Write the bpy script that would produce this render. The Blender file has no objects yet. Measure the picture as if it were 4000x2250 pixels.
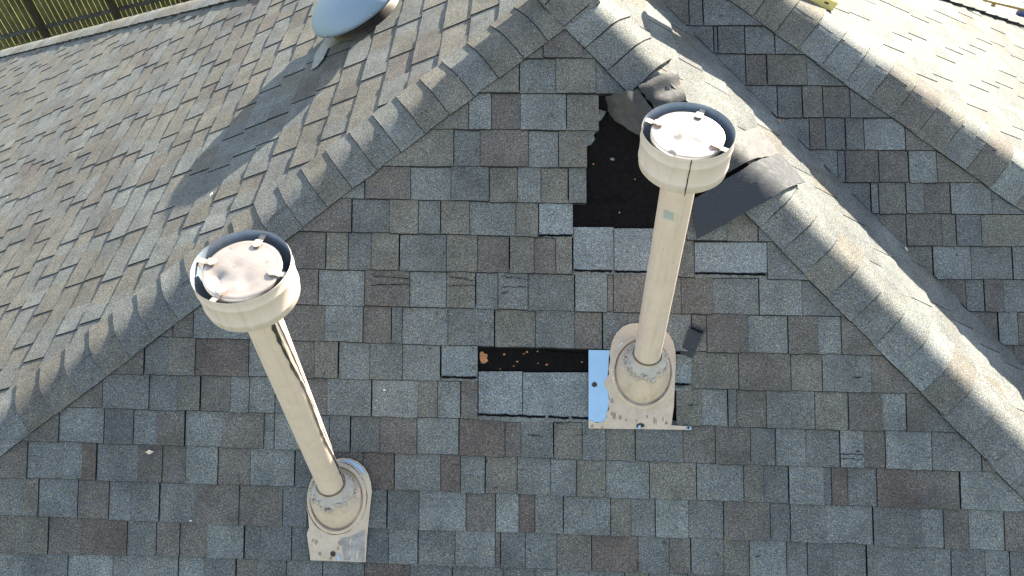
import bpy, bmesh, math, random
from mathutils import Vector as V, Matrix
from math import radians, sin, cos, pi
random.seed(7)
sc = bpy.context.scene
COL = sc.collection
# ------------------------------------------------------------------ camera
F = 2807.0
PITCH, ROLL, YAW = radians(49.89), radians(-.98), radians(-2.31)
O = V((0, 0, 10.4))                       # drone height above the yard
FW = V((sin(YAW)*cos(PITCH), cos(YAW)*cos(PITCH), -sin(PITCH)))
r0 = FW.cross(V((0, 0, 1))).normalized(); u0 = r0.cross(FW)
RT = cos(ROLL)*r0 + sin(ROLL)*u0; UP = -sin(ROLL)*r0 + cos(ROLL)*u0
cd = bpy.data.cameras.new('camera'); cam = bpy.data.objects.new('camera', cd); COL.objects.link(cam)
cd.sensor_width = 36.0; cd.lens = 36.0*F/4000.0; cd.clip_end = 500; cd.clip_start = 0.05
m3 = Matrix((RT, UP, -FW)).transposed()
cam.matrix_world = Matrix.Translation(O) @ m3.to_4x4()
sc.camera = cam
# ------------------------------------------------------------------ sky, sun, exposure
SAZ, SEL = radians(35), radians(24)
SUN = V((sin(SAZ)*cos(SEL), cos(SAZ)*cos(SEL), sin(SEL)))
w = bpy.data.worlds.new('World'); sc.world = w; w.use_nodes = True
nt = w.node_tree; nt.nodes.clear()
sky = nt.nodes.new('ShaderNodeTexSky'); sky.sky_type = 'NISHITA'; sky.sun_disc = False
sky.sun_elevation = SEL; sky.sun_rotation = SAZ; sky.air_density = 1.0; sky.dust_density = 0.6
bgd = nt.nodes.new('ShaderNodeBackground'); bgd.inputs['Strength'].default_value = 0.09
out = nt.nodes.new('ShaderNodeOutputWorld')
hs = nt.nodes.new('ShaderNodeHueSaturation'); hs.inputs['Saturation'].default_value = 0.72
nt.links.new(sky.outputs[0], hs.inputs['Color']); nt.links.new(hs.outputs[0], bgd.inputs[0]); nt.links.new(bgd.outputs[0], out.inputs[0])
sl = bpy.data.lights.new('sun', 'SUN'); sl.energy = 4.9; sl.angle = radians(0.5); sl.color = (1.0, 0.915, 0.77)
so = bpy.data.objects.new('sun', sl); COL.objects.link(so); so.location = (0, 0, 30)
so.rotation_euler = (-SUN).to_track_quat('-Z', 'Y').to_euler()
sc.view_settings.view_transform = 'Standard'; sc.view_settings.look = 'None'
sc.view_settings.gamma = 1.0; sc.view_settings.use_curve_mapping = False
sc.view_settings.exposure = 2.3

# ------------------------------------------------------------------ helpers
def ray(x, y): return ((x-2000)/F*RT - (y-1125)/F*UP + FW).normalized()
def proj(p):
    d = (p-O).dot(FW)
    return (2000+F*(p-O).dot(RT)/d, 1125-F*(p-O).dot(UP)/d) if d > .05 else (1e5, 1e5)
class Plane:
    def __init__(s, n, p, u=V((1, 0, 0))):
        s.n = n.normalized()
        if s.n.z < 0: s.n = -s.n
        s.p = p.copy(); s.u = (u - s.n*u.dot(s.n)).normalized(); s.v = s.u.cross(s.n)   # v: along the slope
        if s.v.z > 0: s.v = -s.v
    def hit(s, x, y, h=0.0):
        r = ray(x, y); return O + r*(((s.p-O).dot(s.n)+h)/r.dot(s.n))
    def uv(s, p): return ((p-s.p).dot(s.u), (p-s.p).dot(s.v))
    def pt(s, u, v, h=0.0): return s.p + s.u*u + s.v*v + s.n*h
def link(name, me, mats, parent=None, smooth=False):
    o = bpy.data.objects.new(name, me); COL.objects.link(o)
    for m in (mats if isinstance(mats, (list, tuple)) else [mats]): me.materials.append(m)
    if parent: o.parent = parent
    if smooth:
        for p in me.polygons: p.use_smooth = True
    return o
def mesh(name, verts, faces):
    me = bpy.data.meshes.new(name); me.from_pydata([tuple(v) for v in verts], [], faces); me.update(); return me
def obj(name, verts, faces, mats, parent=None, smooth=False): return link(name, mesh(name, verts, faces), mats, parent, smooth)
def empty(name, label, cat, loc=(0, 0, 0), group=None):
    o = bpy.data.objects.new(name, None); COL.objects.link(o); o.location = (0, 0, 0)
    o['label'] = label; o['category'] = cat
    if group: o['group'] = group
    return o
def tag(o, label, cat, group=None, kind=None):
    if label: o['label'] = label
    if cat: o['category'] = cat
    if group: o['group'] = group
    if kind: o['kind'] = kind
    return o
def box_vf(c, ax, ay, az):
    vs = [c+ax*i+ay*j+az*k for i in (-1, 1) for j in (-1, 1) for k in (-1, 1)]
    return vs, [(0, 1, 3, 2), (4, 6, 7, 5), (0, 4, 5, 1), (2, 3, 7, 6), (0, 2, 6, 4), (1, 5, 7, 3)]
def loft_vf(rings, close=True, caps=False):
    vs = [p for r in rings for p in r]; n = len(rings[0]); fs = []
    for i in range(len(rings)-1):
        for j in range(n if close else n-1):
            k = (j+1) % n; fs.append((i*n+j, i*n+k, (i+1)*n+k, (i+1)*n+j))
    if caps: fs.append(tuple(range(n))[::-1]); fs.append(tuple(range((len(rings)-1)*n, len(rings)*n)))
    return vs, fs
def ring(c, r, n=48, ax=V((1, 0, 0)), ay=V((0, 1, 0)), jit=0.0, ry=None):
    return [c + ax*(cos(2*pi*i/n)*(r+random.uniform(-jit, jit))) + ay*(sin(2*pi*i/n)*((ry or r)+random.uniform(-jit, jit))) for i in range(n)]

# ------------------------------------------------------------------ materials
def nmat(name):
    m = bpy.data.materials.new(name); m.use_nodes = True; t = m.node_tree
    return m, t, t.nodes['Principled BSDF']
def N(t, ty, **k):
    n = t.nodes.new(ty)
    for a, b in k.items():
        if a.startswith('i_'):
            key = a[2:]; n.inputs[int(key) if key.isdigit() else key].default_value = b
        else: setattr(n, a, b)
    return n
def pos(t): return t.nodes.new('ShaderNodeNewGeometry').outputs['Position']
def noise(t, scale, detail=2.0, rough=0.5, vec=None):
    n = N(t, 'ShaderNodeTexNoise', i_Scale=scale, i_Detail=detail, i_Roughness=rough)
    t.links.new(vec or pos(t), n.inputs['Vector']); return n
def ramp(t, src, stops):
    r = t.nodes.new('ShaderNodeValToRGB'); e = r.color_ramp.elements
    while len(e) > 1: e.remove(e[0])
    e[0].position, e[0].color = stops[0][0], (*stops[0][1], 1) if len(stops[0][1]) == 3 else stops[0][1]
    for p, c in stops[1:]:
        x = e.new(p); x.color = (*c, 1)
    t.links.new(src, r.inputs[0]); return r
def mixc(t, a, b, fac, mode='MIX'):
    m = t.nodes.new('ShaderNodeMix'); m.data_type = 'RGBA'; m.blend_type = mode
    for i, x in ((0, fac), (6, a), (7, b)):
        if hasattr(x, 'is_output') or hasattr(x, 'links'): t.links.new(x, m.inputs[i])
        elif i == 0: m.inputs[0].default_value = x
        else: m.inputs[i].default_value = (*x, 1)
    return m.outputs[2]
def bump(t, bs, src, dist, strength=1.0):
    b = N(t, 'ShaderNodeBump', i_Strength=strength, i_Distance=dist)
    t.links.new(src, b.inputs['Height']); t.links.new(b.outputs[0], bs.inputs['Normal'])
G3 = lambda v: (v, v, v)
def granule(name, col, var=0.5):
    """mineral granules: coloured base, per-grain light/dark specks, soft weathering"""
    m, t, bs = nmat(name)
    g = noise(t, 210, 3, 0.8)
    gr = ramp(t, g.outputs['Fac'], [(0.28, G3(0.12)), (0.44, G3(0.68)), (0.55, G3(1.15)), (0.70, G3(2.7))])
    hue = noise(t, 150, 2, 0.8)
    hr = ramp(t, hue.outputs['Color'], [(0.36, (0.72, 0.93, 1.38)), (0.5, (1, 1, 1)), (0.64, (1.28, 1.06, 0.58))])
    big = noise(t, 9, 4, 0.6)
    br = ramp(t, big.outputs['Fac'], [(0.3, G3(0.80)), (0.7, G3(1.18))])
    blot = noise(t, 34, 3, 0.7)                                    # bald spots where granules are gone
    bl = ramp(t, blot.outputs['Fac'], [(0.655, G3(1.0)), (0.73, G3(0.42))])
    oi = t.nodes.new('ShaderNodeObjectInfo')
    orr = ramp(t, oi.outputs['Random'], [(0.0, G3(0.93)), (1.0, G3(1.07))])
    c = mixc(t, col, gr.outputs[0], 1.0, 'MULTIPLY'); c = mixc(t, c, hr.outputs[0], 0.65, 'MULTIPLY')
    c = mixc(t, c, br.outputs[0], 1.0, 'MULTIPLY'); c = mixc(t, c, bl.outputs[0], 1.0, 'MULTIPLY')
    c = mixc(t, c, orr.outputs[0], 1.0, 'MULTIPLY')
    mpp = N(t, 'ShaderNodeMapping'); mpp.inputs['Scale'].default_value = (1.6, .7, .7); t.links.new(pos(t), mpp.inputs[0])
    ws = noise(t, 1.4, 5, .65, mpp.outputs[0]); wr = ramp(t, ws.outputs['Fac'], [(.32, (.80, .80, .82)), (.5, G3(1.0)), (.68, (1.16, 1.15, 1.12))])
    c = mixc(t, c, wr.outputs[0], 1.0, 'MULTIPLY')
    t.links.new(c, bs.inputs['Base Color']); bs.inputs['Roughness'].default_value = 0.93
    bs.inputs['Specular IOR Level'].default_value = 0.25
    bump(t, bs, g.outputs['Fac'], 0.0012, 0.55)
    return m
CODE = 'KLGTBSDX'
PAL = {'K': (.163, .169, .156), 'L': (.149, .154, .142), 'G': (.130, .132, .121), 'T': (.135, .1265, .106),
       'B': (.119, .107, .093), 'S': (.115, .095, .081), 'D': (.117, .120, .112), 'X': (.165, .178, .174)}
MS = [granule('granules_'+n, PAL[c]) for c, n in zip(CODE, ('pale', 'light', 'grey', 'tan', 'brown', 'rust', 'dark', 'unweathered'))]
MCAP = MS
def felt_mat():
    m, t, bs = nmat('asphalt_felt')
    n = noise(t, 60, 4, 0.7); c = ramp(t, n.outputs['Fac'], [(0.35, (.0035, .003, .003)), (0.62, (.008, .0065, .006)), (0.85, (.02, .016, .013))])
    t.links.new(c.outputs[0], bs.inputs['Base Color']); bs.inputs['Roughness'].default_value = 0.9
    bs.inputs['Specular IOR Level'].default_value = 0.1; bump(t, bs, n.outputs['Fac'], 0.002, .4); return m
M_FELT = felt_mat()
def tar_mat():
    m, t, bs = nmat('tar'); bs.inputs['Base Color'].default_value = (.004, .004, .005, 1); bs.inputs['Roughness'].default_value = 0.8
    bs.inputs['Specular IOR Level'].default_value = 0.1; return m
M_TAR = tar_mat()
M_EDGE_SHADE = bpy.data.materials.new('asphalt_edge_and_shade'); M_EDGE_SHADE.use_nodes = True  # dark asphalt edge, whose tone also paints the shadow line under each butt
M_EDGE_SHADE.node_tree.nodes['Principled BSDF'].inputs['Base Color'].default_value = (.008, .008, .009, 1)
M_EDGE_SHADE.node_tree.nodes['Principled BSDF'].inputs['Roughness'].default_value = .9
def underside_mat(name, lo, hi, ro=.58):
    m, t, bs = nmat(name)
    n = noise(t, 45, 5, 0.75); f = noise(t, 260, 2, 0.6)
    c = ramp(t, n.outputs['Fac'], [(0.3, lo), (0.6, hi), (0.78, (.09, .09, .087))])
    s = ramp(t, f.outputs['Fac'], [(0.60, G3(1.0)), (0.72, G3(2.6))])
    cc = mixc(t, c.outputs[0], s.outputs[0], 1.0, 'MULTIPLY'); t.links.new(cc, bs.inputs['Base Color'])
    rr = ramp(t, n.outputs['Fac'], [(0.3, G3(ro)), (0.7, G3(ro+.25))]); t.links.new(rr.outputs[0], bs.inputs['Roughness'])
    bump(t, bs, n.outputs['Fac'], 0.003, .5); return m
M_UNDER = underside_mat('shingle_underside', (.020, .023, .029), (.030, .032, .035), .72)
M_UNDER2 = underside_mat('shingle_underside_dusty', (.020, .020, .019), (.045, .043, .040), .62)
def paint_mat(name, base, dirt, rough=0.42, metal=0.0, streak=True):
    m, t, bs = nmat(name)
    n = noise(t, 14, 5, 0.65); mp = N(t, 'ShaderNodeMapping'); mp.inputs['Scale'].default_value = (60, 60, 5)
    t.links.new(pos(t), mp.inputs[0]); st = noise(t, 1.0, 3, 0.6, mp.outputs[0])
    a = ramp(t, n.outputs['Fac'], [(0.42, G3(0.0)), (0.78, G3(0.75))])
    c = mixc(t, base, dirt, a.outputs[0])
    if streak:
        sr = ramp(t, st.outputs['Fac'], [(0.52, G3(1.0)), (0.75, (0.80, 0.77, 0.74))]); c = mixc(t, c, sr.outputs[0], 0.7, 'MULTIPLY')
    sp = noise(t, 120, 2, 0.5); spr = ramp(t, sp.outputs['Fac'], [(0.70, G3(1.0)), (0.76, G3(0.6))]); c = mixc(t, c, spr.outputs[0], 0.8, 'MULTIPLY')
    t.links.new(c, bs.inputs['Base Color']); bs.inputs['Metallic'].default_value = metal
    rr = ramp(t, n.outputs['Fac'], [(0.3, G3(rough)), (0.8, G3(min(1, rough+.25)))]); t.links.new(rr.outputs[0], bs.inputs['Roughness'])
    bump(t, bs, n.outputs['Fac'], 0.002, .25); return m
M_CREAM = paint_mat('cream_paint', (.60, .47, .385), (.49, .375, .29))
M_RING = paint_mat('cream_grey_paint', (.60, .49, .43), (.50, .39, .32))
M_INNER = paint_mat('galvanised_inside', (.30, .36, .42), (.22, .21, .21), .5, .35)
M_BOOT = paint_mat('boot_paint', (.52, .40, .30), (.32, .245, .18), .5)
M_MASTIC = paint_mat('mastic', (.46, .40, .32), (.30, .27, .23), .55, 0, False)
M_PLATE = paint_mat('plate_paint', (.55, .43, .31), (.38, .30, .22), .5)
M_GALV = paint_mat('bare_galvanised', (.33, .50, .66), (.28, .42, .56), .38, .15, False)
M_TAPE = paint_mat('foil_tape', (.46, .50, .51), (.36, .38, .38), .35, .4, False)
M_GRIME_SHADE = paint_mat('grime_and_crease_shade', (.17, .12, .08), (.07, .055, .045), .7, 0, False)  # dirt brown, also used to paint dark shade into the boot creases
def disc_mat():
    m, t, bs = nmat('dented_tin')
    n = noise(t, 17, 3, 0.55); n2 = noise(t, 60, 3, .6)
    c = ramp(t, n.outputs['Fac'], [(0.3, (.46, .385, .32)), (0.55, (.52, .44, .37)), (0.8, (.57, .49, .42))])
    c2 = ramp(t, n2.outputs['Fac'], [(0.6, G3(1)), (0.78, G3(.62))])
    t.links.new(mixc(t, c.outputs[0], c2.outputs[0], 1, 'MULTIPLY'), bs.inputs['Base Color'])
    bs.inputs['Metallic'].default_value = 0.6; bs.inputs['Roughness'].default_value = 0.33
    bump(t, bs, n.outputs['Fac'], 0.006, .4); return m
M_DISC = disc_mat()
M_STRAP = paint_mat('strap_metal', (.42, .36, .30), (.30, .25, .20), .35, .3, False)
def simple(name, col, rough=.6, metal=0., nscale=40, amt=.3, bmp=0.):
    m, t, bs = nmat(name); n = noise(t, nscale, 4, .65)
    r = ramp(t, n.outputs['Fac'], [(0.3, tuple(x*(1-amt) for x in col)), (0.7, tuple(min(1, x*(1+amt)) for x in col))])
    t.links.new(r.outputs[0], bs.inputs['Base Color']); bs.inputs['Roughness'].default_value = rough; bs.inputs['Metallic'].default_value = metal
    if bmp: bump(t, bs, n.outputs['Fac'], bmp, .5)
    return m
M_DOME = simple('dome_paint', (.20, .265, .32), .55, .0, 180, .08)
M_DARKM = simple('dark_bronze_metal', (.035, .028, .022), .5, .5, 30, .4)
M_FLANGE = simple('dull_flange_metal', (.16, .17, .17), .5, .5, 40, .35)
M_HOLE = simple('black_mesh', (.006, .006, .006), .9)
M_YEL = simple('yellow_paint', (.62, .50, .17), .6, 0, 60, .12)
M_BLACK = simple('black_plastic', (.012, .012, .014), .6)
M_LEAF = simple('dry_leaf', (.42, .20, .06), .7, 0, 200, .4)
M_BONE = simple('bleached_leaf', (.62, .50, .38), .7, 0, 200, .3)
M_WOOD = simple('bare_osb', (.34, .15, .06), .8, 0, 160, .45, .002)
M_WHITE = simple('droppings', (.78, .76, .72), .8, 0, 200, .1)
M_BLUE = simple('blue_tarp', (.02, .06, .22), .5, 0, 20, .3)
M_OLIVE = simple('olive_wood', (.20, .17, .06), .7, 0, 30, .3)
M_BRICK = simple('wall_brick', (.24, .15, .11), .9, 0, 8, .3)
def fence_mat(name, a, b):
    m, t, bs = nmat(name); mp = N(t, 'ShaderNodeMapping'); mp.inputs['Scale'].default_value = (14, 14, 1.2)
    t.links.new(pos(t), mp.inputs[0]); n = noise(t, 1.0, 5, .7, mp.outputs[0]); n2 = noise(t, 5, 4, .7)
    oi = t.nodes.new('ShaderNodeObjectInfo')
    c = ramp(t, n.outputs['Fac'], [(.3, a), (.7, b)]); k = ramp(t, n2.outputs['Fac'], [(.35, G3(.55)), (.65, G3(1.2))])
    o = ramp(t, oi.outputs['Random'], [(0, G3(.7)), (1, G3(1.35))])
    cc = mixc(t, mixc(t, c.outputs[0], k.outputs[0], 1, 'MULTIPLY'), o.outputs[0], 1, 'MULTIPLY')
    t.links.new(cc, bs.inputs['Base Color']); bs.inputs['Roughness'].default_value = .85; bump(t, bs, n.outputs['Fac'], .01, .5); return m
M_PICK = fence_mat('picket_wood', (.050, .042, .016), (.095, .085, .035))
M_POST = fence_mat('post_wood', (.018, .012, .006), (.035, .024, .012))
M_RAIL = fence_mat('rail_wood', (.03, .032, .028), (.07, .075, .07))
M_GRASS = simple('lawn', (.16, .19, .03), .95, 0, 3, .4)

# ------------------------------------------------------------------ roof planes
T0 = .744
def offs(pl, a, b, w_, side):
    A_, B_ = pl.hit(*a), pl.hit(*b); d = (B_-A_).normalized(); q = pl.n.cross(d)*side
    return A_+q*w_, B_+q*w_
n0 = V((0, -T0, 1)).normalized()
P0 = Plane(n0, O - n0*2.83)
la, lb = offs(P0, (2205, 116), (0, 1792), .108, -1)
ra, rb = offs(P0, (2134, 41), (4000, 1958), .15, 1)
dL = (lb-la).normalized(); dR = (rb-ra).normalized()
# apex of the front slope
def meet(p, d, q, e):
    wv = p-q; a, b, c = d.dot(d), d.dot(e), e.dot(e); dd, ee = d.dot(wv), e.dot(wv)
    return p + d*((b*ee-c*dd)/(a*c-b*b))
APEX = meet(la, dL, ra, dR)
YV = V((0, 1, 0))
P1 = Plane(dL.cross(YV), APEX, YV); P2 = Plane(dR.cross(YV), APEX, YV)
va, vb = P2.hit(2600, 22), P2.hit(4000, 1434); dV = (vb-va).normalized()
P3 = Plane(dV.cross(V((1, -.15, 0))), va)
ha, hb = offs(P3, (2837, 0), (3947, 800), .15, 1); dH = (hb-ha).normalized()
P4 = Plane(dH.cross(YV), ha, YV)
RIDGE_B = va - dV*((va.x-APEX.x)/dV.x)                    # ridge end, where the valley starts
RIDGE_B.z = APEX.z + 0.0
bl0, bl1 = P1.hit(769, 0), P1.hit(0, 200); dBL = (bl1-bl0).normalized()
br0, br1 = P4.hit(3780, 0), P4.hit(4000, 75); dBR = (br1-br0).normalized()
PEAK = meet(ha, dH, br0, dBR)
EAVE = O.z - 5.2
def down(p, d, z=EAVE): return p + d*((z-p.z)/d.z)
eL, eR, eV, eH = down(la, dL), down(ra, dR), down(va, dV), down(ha, dH)
eBL, eBR = down(bl0, dBL), down(br0, dBR)
BLtop = bl0 - dBL*((bl0.x-APEX.x)/dBL.x)

# ------------------------------------------------------------------ convex clipping in slope coordinates
def clip(poly, region):
    c = [sum(p[0] for p in region)/len(region), sum(p[1] for p in region)/len(region)]
    for i in range(len(region)):
        a, b = region[i], region[(i+1) % len(region)]
        nx, ny = -(b[1]-a[1]), b[0]-a[0]
        s = 1 if (c[0]-a[0])*nx+(c[1]-a[1])*ny > 0 else -1
        f = lambda p: s*((p[0]-a[0])*nx+(p[1]-a[1])*ny)
        o_ = []
        for j in range(len(poly)):
            p, q = poly[j], poly[(j+1) % len(poly)]; fp, fq = f(p), f(q)
            if fp >= 0: o_.append(p)
            if (fp >= 0) != (fq >= 0):
                k = fp/(fp-fq); o_.append((p[0]+(q[0]-p[0])*k, p[1]+(q[1]-p[1])*k))
        poly = o_
        if len(poly) < 3: return []
    return poly
def area(p): return abs(sum(p[i][0]*p[(i+1) % len(p)][1]-p[(i+1) % len(p)][0]*p[i][1] for i in range(len(p))))/2
def tab_geo(pl, quad, region, hb, tilt, rough=0.0014, base=-.002, lean_=.0058):
    """quad: (u,v) top-left, top-right, bottom-right, bottom-left.  Returns verts, faces"""
    tl, tr, br, bl = quad
    bot = []
    nseg = 5
    for i in range(nseg+1):
        k = i/nseg; e = 0 if i in (0, nseg) else 1
        bot.append((br[0]+(bl[0]-br[0])*k, br[1]+(bl[1]-br[1])*k + random.uniform(-rough, rough)))
    poly = clip([tl, tr] + bot, region)
    if len(poly) < 3 or area(poly) < .00015: return None
    du = (br[0]-bl[0]) or 1e-6
    def h(u, v):
        vb_ = bl[1] + (br[1]-bl[1])*(u-bl[0])/du
        return max(hb - tilt*(vb_-v), -.001)
    n = len(poly)
    def isb(u, v):
        return abs(bl[1] + (br[1]-bl[1])*(u-bl[0])/du - v) < .0035
    vs = [pl.pt(u, v, h(u, v)) for u, v in poly] + [pl.pt(u, v+(lean_ if isb(u, v) else 0), base) for u, v in poly]  # butt face leaned out so its dark colour draws a course shadow line
    fs = [tuple(range(n))] + [(i, i+n, (i+1) % n+n, (i+1) % n) for i in range(n)]
    ar = (vs[1]-vs[0]).cross(vs[2]-vs[0])
    nrm = V((0, 0, 0))
    for i in range(n): nrm += (vs[i]-vs[0]).cross(vs[(i+1) % n]-vs[0])
    if nrm.dot(pl.n) < 0: fs = [tuple(reversed(f)) for f in fs]
    return vs, fs
class Slope:
    def __init__(s, name, pl, region3, parent, label=None):
        s.pl = pl; s.region = [pl.uv(p) for p in region3]
        s.o = obj(name, [p - pl.n*.004 for p in region3], [tuple(range(len(region3)))], M_FELT, parent)
        if label: s.o['label'] = label
        s.items = []
    def tab(s, quad, code, hb=.0072, tilt=.045, region=None, keep=False, **k):
        g = tab_geo(s.pl, quad, region or s.region, hb, tilt, **k)
        if g:
            c = sum((v for v in g[0]), V())/len(g[0]); x, y = proj(c)
            vis = -150 < x < 4150 and -120 < y < 2370
            d = (c-O).length
            s.items.append((0 if keep else (d if vis else 1000+d), g, CODE.index(code)))
    def build(s, limit=300):
        s.items.sort(key=lambda t: t[0])
        big = [i for i in s.items[:limit] if i[0] < 1000]; rest = s.items[len(big):]
        for _, (vs, fs), mi in big:
            o = obj('shingle', vs, fs, [MS[mi], M_EDGE_SHADE], s.o); o.data.polygons.foreach_set('material_index', [0]+[1]*(len(fs)-1))
        if rest:
            V_, F_, MI = [], [], []
            for _, (vs, fs), mi in rest:
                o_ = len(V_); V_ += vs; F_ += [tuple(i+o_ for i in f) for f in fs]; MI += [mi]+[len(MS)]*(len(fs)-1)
            me = mesh('shingles', V_, F_); o = link('shingles', me, MS+[M_EDGE_SHADE], s.o); o['kind'] = 'stuff'
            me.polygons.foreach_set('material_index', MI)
rnd = random.Random(11)
def rcode(r=rnd, wts='KLLLGGGGTTTTBBBSD'): return r.choice(wts)

house = empty('house', 'grey asphalt shingled hip roof house with steep front slope and damaged shingles', 'house')
S0 = Slope('front_roof_slope', P0, [APEX, eL, eR], house, 'shaded front slope with missing shingles')
S1 = Slope('left_roof_slope', P1, [APEX, eL, eBL, BLtop], house, 'sunlit left slope')
S2 = Slope('right_roof_slope', P2, [APEX, eR, eV+V((.0, 0, 0)), RIDGE_B], house, 'narrow sunlit slope beside the valley')
S3 = Slope('wing_front_slope', P3, [RIDGE_B, eV, eH, PEAK], house, 'shaded front slope of the wing')
S4 = Slope('wing_right_slope', P4, [PEAK, eH, eBR], house, 'brightly lit slope of the wing')
obj('back_roof_slope', [BLtop, eBL, eBR, PEAK, RIDGE_B], [(0, 1, 2), (0, 2, 3), (0, 3, 4)], MS[2], house)
for nm, a, b in (('front', eL, eR), ('left', eBL, eL), ('wing', eV, eH), ('right', eH, eBR), ('back', eBR, eBL), ('side', eR, eV)):
    cen = (eL+eR+eV+eH+eBL+eBR)/6
    A_, B_ = a+(cen-a)*.06, b+(cen-b)*.06
    obj('wall', [A_, B_, V((B_.x, B_.y, 0)), V((A_.x, A_.y, 0))], [(0, 1, 2, 3)], M_BRICK, house)

# ---------------- front slope: courses and tabs read off the photograph
ROW0 = {0: (222, 225, 228, 232, 238), 1: (356, 361, 366, 370, 375), 2: (487, 498, 509, 522, 535), 3: (636, 645, 653, 663, 673),
 4: (747, 768, 790, 811, 833), 5: (876, 899, 922, 946, 970), 6: (1025, 1045, 1065, 1089, 1113), 7: (1160, 1183, 1209, 1231, 1248),
 8: (1297, 1325, 1354, 1379, 1396), 9: (1447, 1470, 1494, 1523, 1543), 10: (1582, 1610, 1639, 1670, 1693), 11: (1716, 1749, 1783, 1814, 1844),
 12: (1861, 1893, 1927, 1961, 1997), 13: (2008, 2049, 2075, 2108, 2151), 14: (2154, 2180, 2215, 2249, 2296), 15: (2302, 2330, 2362, 2398, 2445)}
ROW0[-1] = (80, 85, 90, 95, 100); ROW0[-2] = (-62, -56, -50, -45, -40); ROW0[-3] = (-200, -195, -190, -185, -180)
for k in range(16, 22): ROW0[k] = tuple(v+152 for v in ROW0[k-1])
def rowy(tab_, k, x):
    y = tab_[k]; f = max(-2.0, min(x/1000.0, 6.0)); i = int(max(0, min(3, math.floor(f)))); return y[i]+(y[i+1]-y[i])*(f-i)
TABS0 = {
 0: '1900 T 2123 B 2277 G 2420',
 1: '1750 T 2031 G 2172 T 2327 G 2620',
 2: '1550 T 1833 L 1921 B 2034 L 2214 T 2341',
 3: '1380 T 1775 G 1877 B 2065 L 2183 T 2294',
 4: '1250 L 1430 B 1606 L 1764 D 1913 T 2023 L 2114 T 2222 G 2291',
 5: '1050 B 1379 D 1524 T 1636 G 1725 T 1835 L 2017 T 2105 - 2680 G 2837 T 2960 D 3150',
 6: '900 B 1278 T 1363 D 1454 T 1564 G 1746 T 1866 B 1993 T 2087 B 2172 T 2239 - 2560 T 2710 - 2995 D 3300',
 7: '700 G 900 T 1050 B 1247 K 1428 B 1603 L 1747 T 1861 L 1947 G 2064 G 2247 K 2373 T 2396 B 2540 T 2660 B 2782 D 2964 L 3130 G 3420',
 8: '540 T 683 B 760 L 975 G 1110 B 1274 L 1421 B 1533 D 1573 L 1752 G 1935 T 2093 G 2243 B 2355 D 2450 G 2590 L 2702 T 2760 B 2920 L 3077 B 3193 L 3284 B 3560',
 9: '380 B 570 G 663 T 767 S 977 D 1110 B 1232 T 1327 L 1448 G 1574 L 1723 - 2700 T 2884 B 3088 T 3210 G 3400 B 3700',
 10: '250 B 408 G 588 D 704 T 789 B 905 G 977 L 1080 D 1200 B 1281 L 1456 K 1636 T 1710 L 1803 B 1868 - 2300 G 2450 - 2640 T 2738 L 2843 D 2876 B 2992 G 3182 T 3312 B 3445 K 3538 B 3624 G 3860',
 11: '40 B 237 K 414 D 527 K 616 B 729 L 872 B 1035 G 1077 L 1180 D 1291 G 1373 G 1487 B 1631 L 1796 S 1974 B 2036 D 2165 T 2275 D 2367 T 2482 D 2666 B 2793 B 2931 G 3028 L 3144 G 3279 K 3370 B 3456 K 3638 G 3830 B 4050',
 12: '-100 B 113 L 326 S 384 L 546 B 638 B 731 L 856 B 983 L 1156 D 1300 B 1420 S 1544 G 1723 S 1801 L 1898 T 2022 G 2151 L 2254 T 2367 L 2537 T 2721 L 2904 T 2981 D 3080 L 3215 D 3246 S 3309 G 3422 S 3577 B 3748 L 4000 B 4200',
 13: '-150 G 94 T 157 L 312 B 431 K 516 G 629 G 770 B 938 B 1109 D 1203 G 1440 G 1516 D 1640 K 1822 B 1938 K 2027 S 2091 G 2202 L 2386 T 2464 G 2560 L 2688 G 2826 B 3008 D 3086 G 3224 L 3409 G 3599 K 3682 B 3781 L 3919 B 4100',
 14: '-180 T -60 B 69 T 196 B 328 S 502 G 618 B 707 B 814 L 960 D 1021 D 1143 D 1214 G 1420 D 1521 L 1636 G 1780 L 1935 B 1958 D 2053 L 2176 B 2312 S 2492 D 2613 B 2699 G 2824 T 2926 K 3072 G 3152 D 3251 G 3384 G 3522 L 3712 D 3845 L 3941 D 4120',
 15: '-120 L 99 D 270 K 447 G 701 K 800 D 927 B 1007 D 1121 G 1264 D 1425 S 1604 D 1769 G 1967 G 2091 L 2178 D 2298 G 2441'}
def parse(s):
    p = s.split(); return [(float(p[i]), p[i+1], float(p[i+2])) for i in range(0, len(p)-2, 2)]
def extend(lst, x0, x1, r):
    lst = list(lst)
    x = lst[-1][2]
    while x < x1:
        w_ = r.choice((70, 95, 120, 150, 180)); lst.append((x, rcode(r), x+w_)); x += w_
    x = lst[0][0]
    while x > x0:
        w_ = r.choice((70, 95, 120, 150, 180)); lst.insert(0, (x-w_, rcode(r), x)); x -= w_
    return lst
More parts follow.
